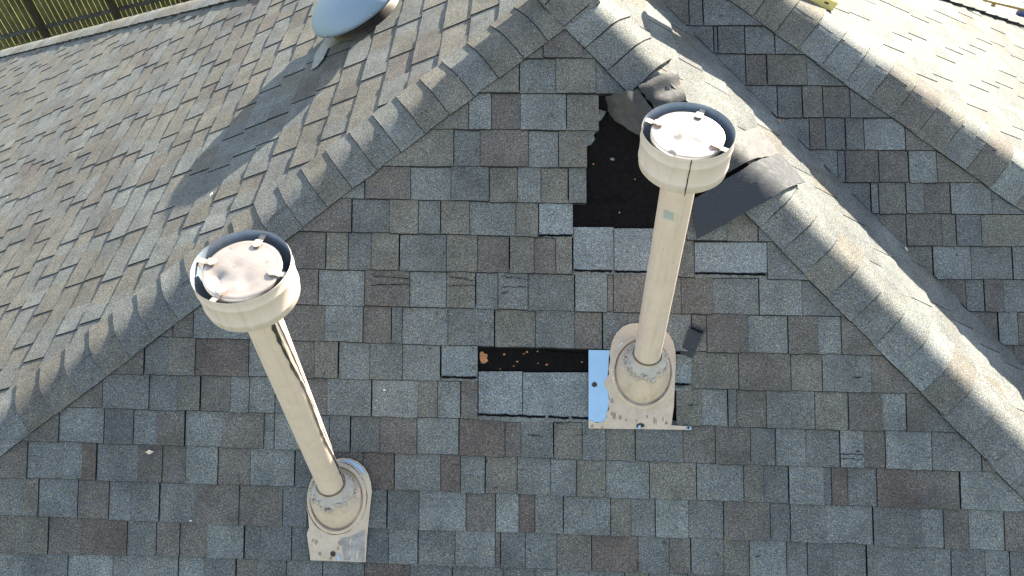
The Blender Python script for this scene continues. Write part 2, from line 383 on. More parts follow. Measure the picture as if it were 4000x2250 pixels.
def pix_rows(S, rows, tabs, k0, k1, r, hcodes='KGT', x0=-900, x1=4900, lean=None):
    for k in range(k0, k1):
        if k in tabs:
            lst = parse(tabs[k])
            if k >= 11: lst = extend(lst, x0, x1, r)
        else: lst = extend([(1500+r.uniform(0, 90), rcode(r), 1650.)], x0, x1, r)
        for j, (xa, code, xb) in enumerate(lst):
            if code == '-': continue
            raised = (j + k) % 2
            g0 = r.uniform(1.2, 2.6) if not (j % 3 == 0) else r.uniform(3, 5.5)
            dy = r.uniform(-2, 2)
            q = []
            for x, which in ((xa, 0), (xb-g0, 0), (xb-g0, 1), (xa, 1)):
                if which: y = rowy(rows, k, x)+dy
                else: y = rowy(rows, k-1, x)-16
                xx = x + (lean(x) if lean and which else 0)
                q.append(S.pl.uv(S.pl.hit(xx, y)))
            S.tab(q, code, hb=.0098+(.0038 if raised else 0)+r.uniform(0, .0012), tilt=.060)
pix_rows(S0, ROW0, TABS0, -1, 22, random.Random(3))
def px_tab(S, xa, xb, ya, yb, code, hb=.009, tilt=.035, keep=True, rough=.0012):
    S.tab([S.pl.uv(S.pl.hit(*p)) for p in ((xa, ya), (xb, ya), (xb, yb), (xa, yb))], code, hb=hb, tilt=tilt, keep=keep, rough=rough)
# uncovered lower layers around the missing shingles (clean, blue-grey) and the slivers below their tar lines
for xa, xb, ya, yb in ((2106, 2237, 780, 917), (2240, 2396, 888, 1055), (2399, 2556, 893, 1058), (2557, 2640, 896, 1060), (2712, 2993, 948, 1066),
                       (1726, 1866, 1338, 1471), (1870, 2040, 1451, 1619), (2043, 2299, 1455, 1630), (2634, 2699, 1384, 1498)):
    px_tab(S0, xa, xb, ya, yb, 'X')
for xa, xb, ya, yb in ((2106, 2237, 916, 929), (2240, 2640, 1054, 1073), (2712, 2993, 1064, 1086), (1726, 1866, 1470, 1487), (1870, 2299, 1618, 1648), (2634, 2699, 1497, 1516), (2460, 2700, 1384, 1525)):
    px_tab(S0, xa, xb, ya, yb, 'L', hb=.0065, tilt=.0)
S0.build()
def ribbon(name, pl, pts, wid, h, mat, parent, jit=.3, th=.002):
    """irregular thin strip lying on a slope; pts in photo pixels"""
    P_ = [pl.hit(x, y, h) for x, y in pts]; vs = []; n = len(P_)
    for i, p in enumerate(P_):
        d = (P_[min(i+1, n-1)]-P_[max(i-1, 0)]).normalized(); s = pl.n.cross(d)
        a, b = wid*(1+random.uniform(-jit, jit))/2, wid*(1+random.uniform(-jit, jit))/2
        vs += [p+s*a, p-s*b, p+s*a+pl.n*th, p-s*b+pl.n*th]
    fs = []
    for i in range(n-1):
        o_ = i*4; fs += [(o_+2, o_+3, o_+7, o_+6), (o_, o_+2, o_+6, o_+4), (o_+1, o_+5, o_+7, o_+3)]
    fs += [(0, 1, 3, 2), (n*4-4, n*4-2, n*4-1, n*4-3)]
    return obj(name, vs, fs, mat, parent)
def seg(xa, ya, xb, yb, n=12, j=1.5): return [(xa+(xb-xa)*i/n, ya+(yb-ya)*i/n+random.uniform(-j, j)) for i in range(n+1)]
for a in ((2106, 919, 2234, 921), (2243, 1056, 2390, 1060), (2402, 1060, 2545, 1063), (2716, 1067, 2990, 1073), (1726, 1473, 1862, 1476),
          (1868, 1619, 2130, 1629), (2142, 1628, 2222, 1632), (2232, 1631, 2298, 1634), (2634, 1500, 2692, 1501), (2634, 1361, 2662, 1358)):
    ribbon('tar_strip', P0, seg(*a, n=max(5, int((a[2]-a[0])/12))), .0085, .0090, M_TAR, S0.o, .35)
# torn granule scars on a few tabs
scars = [((1453, 1078, 1600, 1088)), ((1450, 1113, 1600, 1112)), ((1753, 1082, 1860, 1098)), ((1752, 1117, 1858, 1118)), ((1960, 1079, 2062, 1092)), ((1962, 1120, 2062, 1122)),
         (1955, 1145, 1990, 1142), (3344, 1762, 3360, 1763), (3280, 1771, 3372, 1776), (3285, 1791, 3370, 1794), (3330, 1474, 3366, 1475), (2690, 1582, 2722, 1584),
         (2160, 1650, 2205, 1656), (2060, 1700, 2110, 1702), (2950, 2175, 2972, 2172), (2250, 1700, 2290, 1698)]
for s in scars:
    o = ribbon('granule_scar', P0, seg(*s, n=11, j=3.2), .0022, .0122, M_TAR, S0.o, .8, .0008)
# felt torn edge beside the hole: a few ragged asphalt crumbs
def blob(name, pl, pts, h, th, mat, parent=None, inset=.0):
    vs = [pl.hit(x, y, h) for x, y in pts]; n = len(vs); vt = [v+pl.n*th for v in vs]
    fs = [tuple(range(n, 2*n)), tuple(range(n))[::-1]] + [(i, (i+1) % n, (i+1) % n+n, i+n) for i in range(n)]
    nr = V()
    for i in range(1, n-1): nr += (vs[i]-vs[0]).cross(vs[i+1]-vs[0])
    if nr.dot(pl.n) < 0: fs = [tuple(reversed(f)) for f in fs]
    return obj(name, vs+vt, fs, mat, parent)
for pts in (((2292, 508), (2330, 512), (2318, 530), (2325, 545), (2308, 566), (2292, 572)), ((2340, 430), (2368, 436), (2360, 452), (2348, 470), (2338, 474))):
    blob('torn_edge', P0, pts, .002, .005, MS[6], S0.o)
def spots(pl, box, n, smin, smax, mat, name, parent, seed, h=.0):
    r = random.Random(seed)
    for _ in range(n):
        cx, cy = r.uniform(box[0], box[2]), r.uniform(box[1], box[3]); s = r.uniform(smin, smax)
        pts = [(cx+cos(a*pi/3.5)*s*r.uniform(.5, 1.3), cy+sin(a*pi/3.5)*s*r.uniform(.4, 1.0)) for a in range(7)]
        blob(name, pl, pts, h, .0008, mat, parent)
blob('bare_wood', P0, ((1875, 1378), (1884, 1372), (1893, 1382), (1905, 1384), (1902, 1400), (1907, 1410), (1893, 1420), (1880, 1418), (1874, 1400)), -.0035, .0015, M_WOOD, S0.o)
spots(P0, (1880, 1362, 2290, 1445), 9, 2.5, 6, M_WOOD, 'bare_wood', S0.o, 5, -.0035)
for x, y in ((2250, 905), (2330, 908), (2300, 1062), (2234, 905), (1957, 1465), (2210, 1468)):   # nail heads
    c = P0.hit(x, y, .009); rr = ring(c, .003, 8, P0.u, P0.v); obj('nail', rr+[c+P0.n*.001], [(i, (i+1) % 8, 8) for i in range(8)], M_STRAP, S0.o)

for a in ((2305, 790, 2440, 780), (2260, 866, 2400, 872), (2120, 1372, 2280, 1392)):
    ribbon('felt_wrinkle', P0, seg(*a, n=10, j=5), .010, -.004, M_FELT, S0.o, .6, .004)
for x, y in ((2318, 641), (2480, 700), (2420, 830), (2100, 1372)):
    c = P0.hit(x, y, .0); rr = ring(c, .0035, 8, P0.u, P0.v); obj('nail', rr+[c+P0.n*.002], [(i, (i+1) % 8, 8) for i in range(8)], M_FLANGE if y > 700 else M_WOOD, S0.o)

# ---------------- wing front slope (P3)
ys = [-120, -8, 104, 214, 336, 459, 585, 711, 832, 959, 1087, 1214, 1343, 1472, 1602, 1733, 1865, 1998]
ROW3 = {k: (y+2, y+1, y, y+(.5 if k > 4 else -3), y+3) for k, y in enumerate(ys)}
TABS3 = {2: '2450 B 2691 G 2746 L 2980 G 3200', 3: '2600 G 2788 D 2803 G 2909 L 3025 G 3300', 4: '2700 G 2912 B 2995 T 3149 G 3420',
 5: '2850 L 3036 G 3133 T 3213 B 3318 G 3600', 6: '2950 L 3160 B 3223 G 3301 G 3373 K 3533 B 3740', 7: '3100 L 3271 D 3300 B 3431 B 3547 L 3657 T 3950',
 8: '3200 G 3400 L 3431 T 3536 G 3607 B 3710 L 3870 G 4100', 9: '3300 B 3538 B 3676 T 3732 D 3831 T 4010 G 4200', 10: '3450 T 3642 K 3790 G 3952 G 4200',
 11: '3550 B 3770 G 3842 B 3917 G 4100', 12: '3700 B 3897 L 3974 B 4150'}
def pr3():
    r = random.Random(21)
    for k in range(1, len(ys)):
        lst = parse(TABS3[k]) if k in TABS3 else [(3000., 'G', 3120.)]
        lst = extend(lst, 2000 if k < 3 else 2400, 5200, r)
        for j, (xa, code, xb) in enumerate(lst):
            raised = (j+k) % 2; g0 = r.uniform(2, 5); dy = r.uniform(-1.5, 1.5)
            q = [P3.uv(P3.hit(x+(ln if wch else 0), (rowy(ROW3, k, x)+dy) if wch else rowy(ROW3, k-1, x)-14)) for x, wch, ln in ((xa, 0, 0), (xb-g0, 0, 0), (xb-g0, 1, 3), (xa, 1, 3))]
            S3.tab(q, code, hb=.0098+(.003 if raised else 0), tilt=.060)
pr3(); S3.build()

# ---------------- generic courses
def gen_rows(S, e, v0, v1, u0, u1, seed, wts, raise_=.0034, gap=.0012, hb=.0066, width=(.12, .17, .21, .27)):
    r = random.Random(seed); v = v0; k = 0
    while v < v1:
        u = u0 + r.uniform(-.2, 0); j = 0
        while u < u1:
            w_ = r.choice(width)*r.uniform(.9, 1.1); dv = r.uniform(-.0015, .0015)
            code = rcode(r, wts)
            S.tab([(u, v-e-.012), (u+w_-gap, v-e-.012), (u+w_-gap+r.uniform(-.002, .002), v+dv), (u, v+dv)], code, hb=hb+(raise_ if (j+k) % 2 else 0)+r.uniform(0, .001), tilt=.045)
            u += w_; j += 1
        v += e; k += 1
u1 = [p[0] for p in S1.region]; 
gen_rows(S1, .139, .0705, 7.2, min(u1), min(max(u1), 8), 5, 'LLGGGGGTTTTTTB', gap=.0032, raise_=.0034, width=(.10, .14, .18, .22))
S1.build()
u2 = [p[0] for p in S2.region]; gen_rows(S2, .14, .1, max(p[1] for p in S2.region)+.1, min(u2), max(u2), 6, 'LLGGGTTL', raise_=.002, hb=.005); S2.build()
u4 = [p[0] for p in S4.region]; gen_rows(S4, .14, .05, max(p[1] for p in S4.region)+.1, min(u4), max(u4), 8, 'LLLGGGLT', raise_=.0024, hb=.005, gap=.003); S4.build()

# ---------------- hips with cap shingles
class Hip:
    def __init__(s, p, d, pa, pb, r=.05):
        s.p, s.d, s.na, s.nb, s.r = p, d, pa.n, pb.n, r
        m_ = (pa.n+pb.n)
        s.ta = pa.n.cross(d).normalized(); s.tb = pb.n.cross(d).normalized()
        if s.ta.dot(pb.n) > 0: s.ta = -s.ta
        if s.tb.dot(pa.n) > 0: s.tb = -s.tb
    def pos(s, a, c, h=0.0):
        if c <= -s.r: q, n = s.ta*-c, s.na
        elif c >= s.r: q, n = s.tb*c, s.nb
        else:
            t = (c+s.r)/(2*s.r); q = s.ta*s.r*(1-t)**2 + s.tb*s.r*t*t; n = (s.na*(1-t)+s.nb*t).normalized()
        return s.p + s.d*a + q + n*h
    def ac(s, P_, side):
        w_ = P_-s.p; a = w_.dot(s.d); c = w_.dot(s.ta if side < 0 else s.tb); return a, (-c if side < 0 else c)
def grid_sheet(name, top, bot, mats, parent, close=True):
    """top/bot: equal grids of points [i][j]; smooth top, thick edges"""
    ni, nj = len(top), len(top[0]); vs = [p for r in top for p in r] + [p for r in bot for p in r]; fs = []; o_ = ni*nj
    I = lambda i, j: i*nj+j
    for i in range(ni-1):
        for j in range(nj-1): fs.append((I(i, j), I(i+1, j), I(i+1, j+1), I(i, j+1)))
    nt_ = len(fs)
    edge = [(I(i, 0), I(i+1, 0)) for i in range(ni-1)] + [(I(ni-1, j), I(ni-1, j+1)) for j in range(nj-1)] + [(I(i+1, nj-1), I(i, nj-1)) for i in range(ni-2, -1, -1)] + [(I(0, j+1), I(0, j)) for j in range(nj-2, -1, -1)]
    ev = len(vs)
    for a, b in edge:                                       # separate verts keep the rim crisp
        k = len(vs); vs += [vs[a], vs[b], vs[b+o_], vs[a+o_]]; fs.append((k, k+3, k+2, k+1))
    if close:
        for i in range(ni-1):
            for j in range(nj-1): fs.append((o_+I(i, j), o_+I(i, j+1), o_+I(i+1, j+1), o_+I(i+1, j)))
    me = mesh(name, vs, fs); o = link(name, me, [mats, M_EDGE_SHADE], parent)
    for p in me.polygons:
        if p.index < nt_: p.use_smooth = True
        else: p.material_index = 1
    return o
def caps(S_hip, a0, a1, e, wa, wb, seed, parent, lift=.011, curl=0.0, skip=(), name='cap_shingle', wts='LLGGTTB', limit=400, tilt_=.0):
    r = random.Random(seed)
    strip = obj('hip', [S_hip.pos(a, c, -.002) for a in (a0, a1) for c in (-.10, -.05, 0, .05, .10)], [(i, i+1, i+6, i+5) for i in range(4)], M_FELT, parent)
    a = a0; k = 0
    cs = [-wa, -wa*.8, -.075, -.05, -.034, -.017, 0, .017, .034, .05, .075, wb]
    while a < a1:
        if not any(s0 <= a+e <= s1 for s0, s1 in skip):
            dc = r.uniform(-.003, .003); top, bot = [], []; sk = r.uniform(-.003, .003)
            for f, ha_ in ((-.15, .0170), (.5, .0185), (1.0, .0170+lift)):
                rt_, rb_ = [], []
                for c in cs:
                    cc = c+dc; k_ = 0.0
                    if f == 1.0:
                        k_ = curl*max(0, min(1, (c+.03)/.06))*(1.0 if c < .06 else .7) + r.uniform(-.0006, .0006)
                    aa = a+e*f+(r.uniform(-.0012, .0012) if f == 1.0 else 0) + sk*(c/.15)
                    rt_.append(S_hip.pos(aa, cc, ha_+k_)); rb_.append(S_hip.pos(aa+(.0045 if f == 1.0 else 0), cc, ha_+k_-(.0170+lift if abs(cc) > .12 else .0060) if f == 1.0 else ha_-.016))
                top.append(rt_); bot.append(rb_)
            n = (top[1][1]-top[0][1]).cross(top[0][2]-top[0][1])
            if n.dot(S_hip.na) < 0: top = [list(reversed(x)) for x in top]; bot = [list(reversed(x)) for x in bot]
            grid_sheet(name, top, bot, MS[CODE.index(rcode(r, wts))], strip)
        a += e*r.uniform(.97, 1.03); k += 1
    return strip
HL = Hip(APEX, dL, P0, P1, .060); HR = Hip(APEX, dR, P0, P2, .038); HW = Hip(PEAK, dH, P3, P4, .065)
def a_of(H, pl, x, y): return H.ac(pl.hit(x, y), -1)[0]
aL0 = a_of(HL, P0, 2045, 232)
caps(HL, aL0-.122*3, 6.3, .122, .108, .16, 31, house, lift=.0048, curl=.0006, wts='LGGGTTT')
aR_top, aR_bot = a_of(HR, P0, 2440, 350), a_of(HR, P0, 2906, 843)
n_ = 0.124
caps(HR, a_of(HR, P0, 2205, 116)-.124*3, 5.5, .124, .15, .15, 33, house, lift=.0065, skip=((aR_top+.05, aR_bot-.02),), wts='LGGGTT')
caps(HW, a_of(HW, P3, 2930, 64)-.13*5, 5.5, .13, .15, .15, 35, house, lift=.006, wts='LLGGTTB')
# rear hips (seen as rolled strips at the top corners)
PB = Plane(V((-.12, .6, .8)), bl0); HBL = Hip(bl0, dBL, P1, PB, .09)
caps(HBL, -2.6, 6.5, .13, .17, .15, 37, house, lift=.005, wts='LLTT')
PC = Plane(V((.12, .6, .8)), br0); HBR = Hip(br0, dBR, P4, PC, .09)
caps(HBR, -2.3, 5.2, .13, .15, .12, 39, house, lift=.007, wts='KLT')

# ---------------- torn pieces on the right hip
def hp(x, y, side):
    return HR.ac((P0 if side < 0 else P2).hit(x, y), side)
def draped(name, corners, hf, mats, label, cat, ni=10, nj=14, th=.005, jag=0.0, seed=1, group=None):
    """corners (a,c): lowF0, lowF2, upF2, upF0 ; hf(s,t) height, s along low->up, t F0->F2"""
    r = random.Random(seed); (A_, B_, C_, D_) = corners; top, bot = [], []
    for i in range(ni+1):
        s = i/ni; rt_, rb_ = [], []
        for j in range(nj+1):
            t = j/nj
            a = (A_[0]*(1-t)+B_[0]*t)*(1-s)+(D_[0]*(1-t)+C_[0]*t)*s; c = (A_[1]*(1-t)+B_[1]*t)*(1-s)+(D_[1]*(1-t)+C_[1]*t)*s
            if i in (0, ni): a += r.uniform(-jag, jag)
            if j in (0, nj): c += r.uniform(-jag, jag)
            h = hf(s, t)+r.uniform(-.0006, .0006)
            rt_.append(HR.pos(a, c, h)); rb_.append(HR.pos(a, c, h-th))
        top.append(rt_); bot.append(rb_)
    n = (top[1][1]-top[0][1]).cross(top[0][2]-top[0][1])
    if n.dot(P0.n+P2.n) < 0: top = [list(reversed(x)) for x in top]; bot = [list(reversed(x)) for x in bot]
    return tag(grid_sheet(name, top, bot, mats, None), label, cat, group)
sB = draped('torn_shingle', (hp(2711, 942, -1), hp(3122, 730, 1), hp(3036, 606, 1), hp(2692, 790, -1)), lambda s, t: .048-.018*s-.016*t+.004*sin(9*t), M_UNDER,
            'long dark flipped shingle draped over the right hip, dark half in shade', 'shingle', seed=4, jag=.002)
sC = draped('torn_shingle', (hp(2716, 742, -1), hp(3034, 612, 1), hp(2962, 500, 1), hp(2740, 600, -1)), lambda s, t: .024-.006*s-.008*t+.003*sin(11*t+2), M_UNDER2,
            'dusty grey torn shingle on the sunlit hip just right of the upper flue cap', 'shingle', seed=5, jag=.002)
def hA(s, t): return .020+.050*max(0, (.35-t))/.35 + .016*sin(pi*s)*(1-t) + .035*(1-t)*s
sA2 = draped('torn_shingle', (hp(2560, 440, -1), hp(2678, 393, 1), hp(2622, 292, 1), hp(2485, 345, -1)), lambda s, t: .022+.010*sin(5*t+2*s)+.006*sin(9*s), M_UNDER2,
             'mottled flipped cap shingle above the upper flue cap, right of the curled one', 'shingle', seed=6, jag=.003, ni=8, nj=10)
def curl_piece():
    r = random.Random(9); ni, nj = 8, 16; top, bot = [], []
    low = [(2378, 440), (2400, 470), (2440, 496), (2500, 530), (2548, 560)]; upp = [(2366, 378), (2408, 366), (2440, 355), (2490, 352), (2548, 424)]
    def ev(l, t):
        f = t*(len(l)-1); i = min(int(f), len(l)-2); k = f-i; return (l[i][0]*(1-k)+l[i+1][0]*k, l[i][1]*(1-k)+l[i+1][1]*k)
    for i in range(ni+1):
        s = i/ni; a_, b_ = [], []
        for j in range(nj+1):
            t = j/nj; p, q = ev(low, t), ev(upp, t); x, y = p[0]*(1-s)+q[0]*s, p[1]*(1-s)+q[1]*s
            h = .035+.045*s + .035*sin(pi*min(1, t*1.4))*s - (.045*(1-t/.18) if t < .18 else 0) - .02*(t-.5)*(t > .5) + .004*sin(17*t+6*s)+.003*sin(11*s)
            x += r.uniform(-3, 3)*(j in (0, nj)); y += r.uniform(-3, 3)*(i in (0, ni))
            P_ = P0.hit(x, y, h); a_.append(P_); b_.append(P_-P0.n*.005)
        top.append(a_); bot.append(b_)
    n = (top[1][1]-top[0][1]).cross(top[0][2]-top[0][1])
    if n.dot(P0.n) < 0: top = [list(reversed(x)) for x in top]; bot = [list(reversed(x)) for x in bot]
    return tag(grid_sheet('torn_shingle', top, bot, M_UNDER2, None), 'dark curled torn cap shingle lifting over the hole left of the upper flue cap', 'shingle')
curl_piece()
# small torn strip beside the right boot
vs = []
A_, B_, C_, D_ = P0.hit(2695, 1272, .022), P0.hit(2746, 1300, .022), P0.hit(2704, 1400, .010), P0.hit(2657, 1380, .010)
E_, F_ = P0.hit(2704, 1268, .014), P0.hit(2752, 1290, .014)
top = [[D_, C_], [D_.lerp(A_, .5)+P0.n*.003, C_.lerp(B_, .5)+P0.n*.003], [A_, B_], [E_, F_]]
top = [[a, a.lerp(b, .5)+P0.n*.001, b] for a, b in top]
bot = [[p-P0.n*.004 for p in r_] for r_ in top]
n = (top[1][1]-top[0][1]).cross(top[0][2]-top[0][1])
if n.dot(P0.n) < 0: top = [x[::-1] for x in top]; bot = [x[::-1] for x in bot]
scrap = tag(grid_sheet('shingle_scrap', top, bot, M_UNDER, None), 'small dark scrap of shingle with a folded top lying right of the right flue boot', 'shingle')

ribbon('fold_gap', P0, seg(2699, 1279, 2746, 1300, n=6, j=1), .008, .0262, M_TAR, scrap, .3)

# ------------------------------------------------------------------ flue pipes
ZV = V((0, 0, 1))
def flue(base, ztop, zcol, label, boot_c, boot_r, plate, plate_mats, seed, strap_ang, seam, Rcap=.124, Hcap=.125, rp=.050, rim_extra=None, lean=V((0, 0, 0)), front_seam=None):
    random.seed(seed)
    root = empty('flue_pipe', label, 'vent pipe', group='flue pipes on the front slope')
    def ax(z): return V((base.x, base.y, z)) + lean*(z-base.z)
    # pipe
    zs = [base.z-.06, zcol, ztop-Hcap+.02]
    zz = [zs[0]+(zs[2]-zs[0])*i/16 for i in range(17)]
    vs, fs = loft_vf([ring(ax(z), rp*(1+.004*sin(7*z)), 40) for z in zz]); obj('pipe', vs, fs, M_CREAM, root, True)
    # storm collar and mastic
    vs, fs = loft_vf([ring(ax(zcol-.040), .080, 44, jit=.008), ring(ax(zcol-.030), .085, 44, jit=.008), ring(ax(zcol-.018), .075, 44, jit=.005), ring(ax(zcol-.006), .064, 44, jit=.004), ring(ax(zcol), .053, 44, jit=.0015), ring(ax(zcol+.006), rp+.001, 44)])
    obj('storm_collar', vs, fs, M_MASTIC, root, True)
    th = [ (zcol-.004, .0515), (zcol+.006, .0530), (zcol+.014, .0500), (zcol+.017, rp)]
    vs, fs = loft_vf([ring(ax(z), r_, 30, jit=.0016) for z, r_ in th]); obj('sealant', vs, fs, M_BOOT, root, True)
    # boot: teardrop hood from the slope up to the collar
    pc = P0.uv(boot_c); rings = []
    ctop = ax(zcol-.026)
    prof = [(1.0, 0.0), (1.0, .06), (.985, .16), (.93, .36), (.86, .60), (.80, .85), (.76, 1.0)]
    for k_, f in prof:
        rr = []
        for i in range(48):
            an = 2*pi*i/48; cx, sy = cos(an), sin(an)
            low = P0.pt(pc[0]+cx*boot_r[0], pc[1]+sy*boot_r[1], 0.014)
            top_ = ctop + V((cos(-an)*.074, sin(-an)*.074, 0))
            q = low.lerp(top_, f**1.1 if f else 0); bul = sin(pi*min(1, f*1.0))*.010
            rr.append(q + P0.n*bul*.7 + (P0.u*cx+P0.v*sy)*bul*.6)
        rings.append(rr)
    vs, fs = loft_vf(rings); obj('boot', vs, fs, M_BOOT, root, True)
    # bead where the boot meets the plate
    rings = []
    for kk, hh in ((1.17, .015), (1.14, .023), (1.08, .027), (1.03, .024), (1.0, .017)):
        rings.append([P0.pt(pc[0]+cos(2*pi*i/48)*boot_r[0]*kk, pc[1]+sin(2*pi*i/48)*boot_r[1]*kk, hh+random.uniform(-.001, .001)) for i in range(48)])
    vs, fs = loft_vf(rings); obj('weld_bead', vs, fs, M_PLATE, root, True)
    for nm, k1_, k2_, hh in (('grime_shade_ring', 1.0, 1.035, .0245), ('grime_shade_ring', 1.165, 1.20, .0188)):  # dirt rings that also paint crease shade round the boot and bead
        ph = [random.uniform(0, 6) for _ in range(4)]
        wob = lambda a_: .5+.5*max(-1, min(1, .8*sin(2*a_+ph[0])+.6*sin(5*a_+ph[1])+.5*sin(11*a_+ph[2])))
        vs, fs = loft_vf([[P0.pt(pc[0]+cos(2*pi*i/96)*boot_r[0]*(k1_+(kk-k1_)*wob(2*pi*i/96)+.008*sin(9*pi*i/96+ph[3])), pc[1]+sin(2*pi*i/96)*boot_r[1]*(k1_+(kk-k1_)*wob(2*pi*i/96)+.008*sin(9*pi*i/96+ph[3])), hh) for i in range(96)] for kk in (k1_, k2_)])
        obj(nm, vs, fs, M_GRIME_SHADE, root)
    vs, fs = loft_vf([ring(ax(zcol+.016), rp+.0065, 40, jit=.0012), ring(ax(zcol+.021), rp+.001, 40, jit=.0005)]); obj('grime_shade_ring', vs, fs, M_GRIME_SHADE, root, True)  # same brown, darkening the crease where the pipe enters
    for nm, pts, hh, mt in plate: blob(nm, P0, pts, hh+.0070, .0014, mt, root)
    # cap ring: open band with rolled beads, waist and inner liner
    zt, zb = ztop, ztop-Hcap
    prof = [(zt, Rcap), (zt-.004, Rcap+.0012), (zt-.008, Rcap), (zt-.030, Rcap), (zt-.033, Rcap+.0018), (zt-.036, Rcap), (zb+.034, Rcap*.999), (zb+.031, Rcap*1.009), (zb+.028, Rcap*.998), (zb+.008, Rcap*.985), (zb, Rcap*.93)]
    vs, fs = loft_vf([ring(ax(z), r_, 72) for z, r_ in prof]); fs = [f[::-1] for f in fs]; o = obj('cap_ring', vs, fs, M_RING, root, True)
    prof = [(zt, Rcap-.0004), (zt-.03, Rcap-.0022), (zb+.01, Rcap*.96), (zb+.002, Rcap*.90)]
    vs, fs = loft_vf([ring(ax(z), r_, 72) for z, r_ in prof]); obj('ring_lining', vs, fs, M_INNER, root, True)
    prof = [(zb+.001, Rcap*.93), (zb-.004, Rcap*.86), (zb-.002, Rcap*.5), (zb-.006, rp+.001)]
    vs, fs = loft_vf([ring(ax(z), r_, 48) for z, r_ in prof]); obj('cap_base', vs, fs, M_RING, root, True)
    prof = [(zb+.004, rp), (zb+.05, rp), (zb+.052, Rcap*.62)]
    vs, fs = loft_vf([ring(ax(z), r_, 48) for z, r_ in prof]); obj('inner_throat', vs, fs, M_DARKM, root, True)
    # dented disc
    Rd = Rcap*.80; zd = zt-.014; rings = []
    dents = [(random.uniform(-.6, .2), random.uniform(-.75, .1), random.uniform(.10, .26), random.uniform(.002, .0045)) for _ in range(9)]
    for r_ in (1.0, 1.0, .985, .96, .9, .8, .7, .6, .5, .4, .3, .2, .1, .02):
        first = not rings
        rr = []
        for i in range(64):
            an = 2*pi*i/64; x, y = cos(an)*r_, sin(an)*r_; z = zd + .005*(1-r_*r_) - (.014 if first else 0) + (.0015 if abs(r_-.96) < .001 else 0)
            for dx, dy, sg, am in dents: z -= am*math.exp(-((x-dx)**2+(y-dy)**2)/(sg*sg))*(1 if r_ < .93 else 0)
            rr.append(ax(z)+V((x*Rd, y*Rd, 0)))
        rings.append(rr)
    vs, fs = loft_vf(rings); fs.append(tuple(range(13*64, 14*64))); obj('cap_disc', vs, fs, M_DISC, root, True)
    for sa in strap_ang:
        an = radians(sa); d = V((cos(an), sin(an), 0)); s_ = V((-sin(an), cos(an), 0))
        path = [(Rd*.80, zd+.0065), (Rd*.97, zd+.0060), (Rd*1.03, zd+.001), (Rcap-.003, zd+.003), (Rcap-.0028, zd-.02)]
        wv = [.012, .010, .008, .008, .008]
        vs = []
        for (r_, z), w_ in zip(path, wv):
            c = ax(z)+d*r_; vs += [c+s_*w_, c-s_*w_, c+s_*w_+ZV*.0016, c-s_*w_+ZV*.0016]
        fs = []
        for i in range(len(path)-1):
            q = i*4; fs += [(q+2, q+3, q+7, q+6), (q, q+4, q+5, q+1), (q, q+2, q+6, q+4), (q+1, q+5, q+7, q+3)]
        fs += [(0, 1, 3, 2), (16, 18, 19, 17)]
        st = obj('strap', vs, fs, M_STRAP, root)
        c = ax(zd+.0075)+d*Rd*.83; rr = ring(c, .0125, 18); obj('strap_pad', rr+ring(c+ZV*.0012, .0118, 18), loft_vf([rr, rr])[1]+[tuple(range(18, 36))], M_STRAP, st)
    toward = math.atan2(-base.y, -base.x)
    # seams: thin raised irregular line
    def pipe_line(nm, pts, wid, mat, R, off=.001, jit=.2):
        vs = []; n = len(pts)
        for z, da in pts:
            an = toward+radians(da); wd = wid*(1+random.uniform(-jit, jit))/R/2
            for a_ in (an-wd, an+wd):
                for o_ in (0, off): vs.append(ax(z)+V((cos(a_), sin(a_), 0))*(R+o_))
        fs = []
        for i in range(n-1):
            q = i*4; fs += [(q+1, q+3, q+7, q+5), (q, q+1, q+5, q+4), (q+2, q+6, q+7, q+3)]
        return obj(nm, vs, fs, mat, root)
    if seam:
        for nm, fn, wid, mat, jit in seam:
            pts = [(zcol+.02+(zb-.01-zcol-.02)*i/40, fn(i/40)+random.uniform(-1.2, 1.2)) for i in range(41)]
            pipe_line(nm, pts, wid, mat, rp, .0012, jit)
    if front_seam is not None:
        pts = [(zt-Hcap*i/12, front_seam+random.uniform(-.3, .3)) for i in range(13)]; pipe_line('ring_seam', pts, .0022, M_TAR, Rcap, .0016, .2)
    return root, ax, pipe_line, toward
# left flue
bLp = P0.hit(1297, 1900, .05); 
def rel(z): return O.z+z
M_PEEL = simple('peeling_paint', (.50, .46, .40), .5, 0, 90, .3)
M_CRACK = simple('dark_crack', (.035, .028, .022), .8, 0, 90, .4)
M_RUST = simple('streaked_plate', (.30, .27, .235), .5, .2, 40, .35)
lplate = [('base_plate', ((1198, 1985), (1204, 2010), (1208, 2060), (1199, 2085), (1213, 2188), (1428, 2195), (1434, 2100), (1448, 1960), (1453, 1920), (1449, 1885), (1438, 1850), (1420, 1822), (1396, 1802), (1368, 1791), (1338, 1788), (1300, 1796), (1262, 1818), (1225, 1858), (1207, 1900)), .0095, M_PLATE),
          ('bare_patch', ((1330, 2104), (1365, 2098), (1405, 2080), (1425, 2070), (1424, 2192), (1345, 2188), (1338, 2150)), .0112, M_RUST),
          ('bare_patch', ((1322, 2160), (1326, 2172), (1332, 2189), (1320, 2190), (1317, 2175)), .0116, M_GALV),
          ('bare_patch', ((1340, 1792), (1372, 1797), (1410, 1822), (1428, 1850), (1424, 1854), (1400, 1830), (1368, 1808), (1338, 1800)), .0135, M_GALV),
          ('rivet', ((1290, 2158), (1300, 2152), (1312, 2160), (1306, 2174), (1293, 2172)), .0118, M_CRACK)]
seamL = [('seam_crack', lambda t: 60-42*t+5*sin(13*t), .009, M_CRACK, .7), ('peeled_edge', lambda t: 69-42*t+5*sin(13*t+.2), .006, M_PEEL, .5), ('seam_crack', lambda t: 78-44*t+4*sin(9*t+1), .003, M_CRACK, .6)]
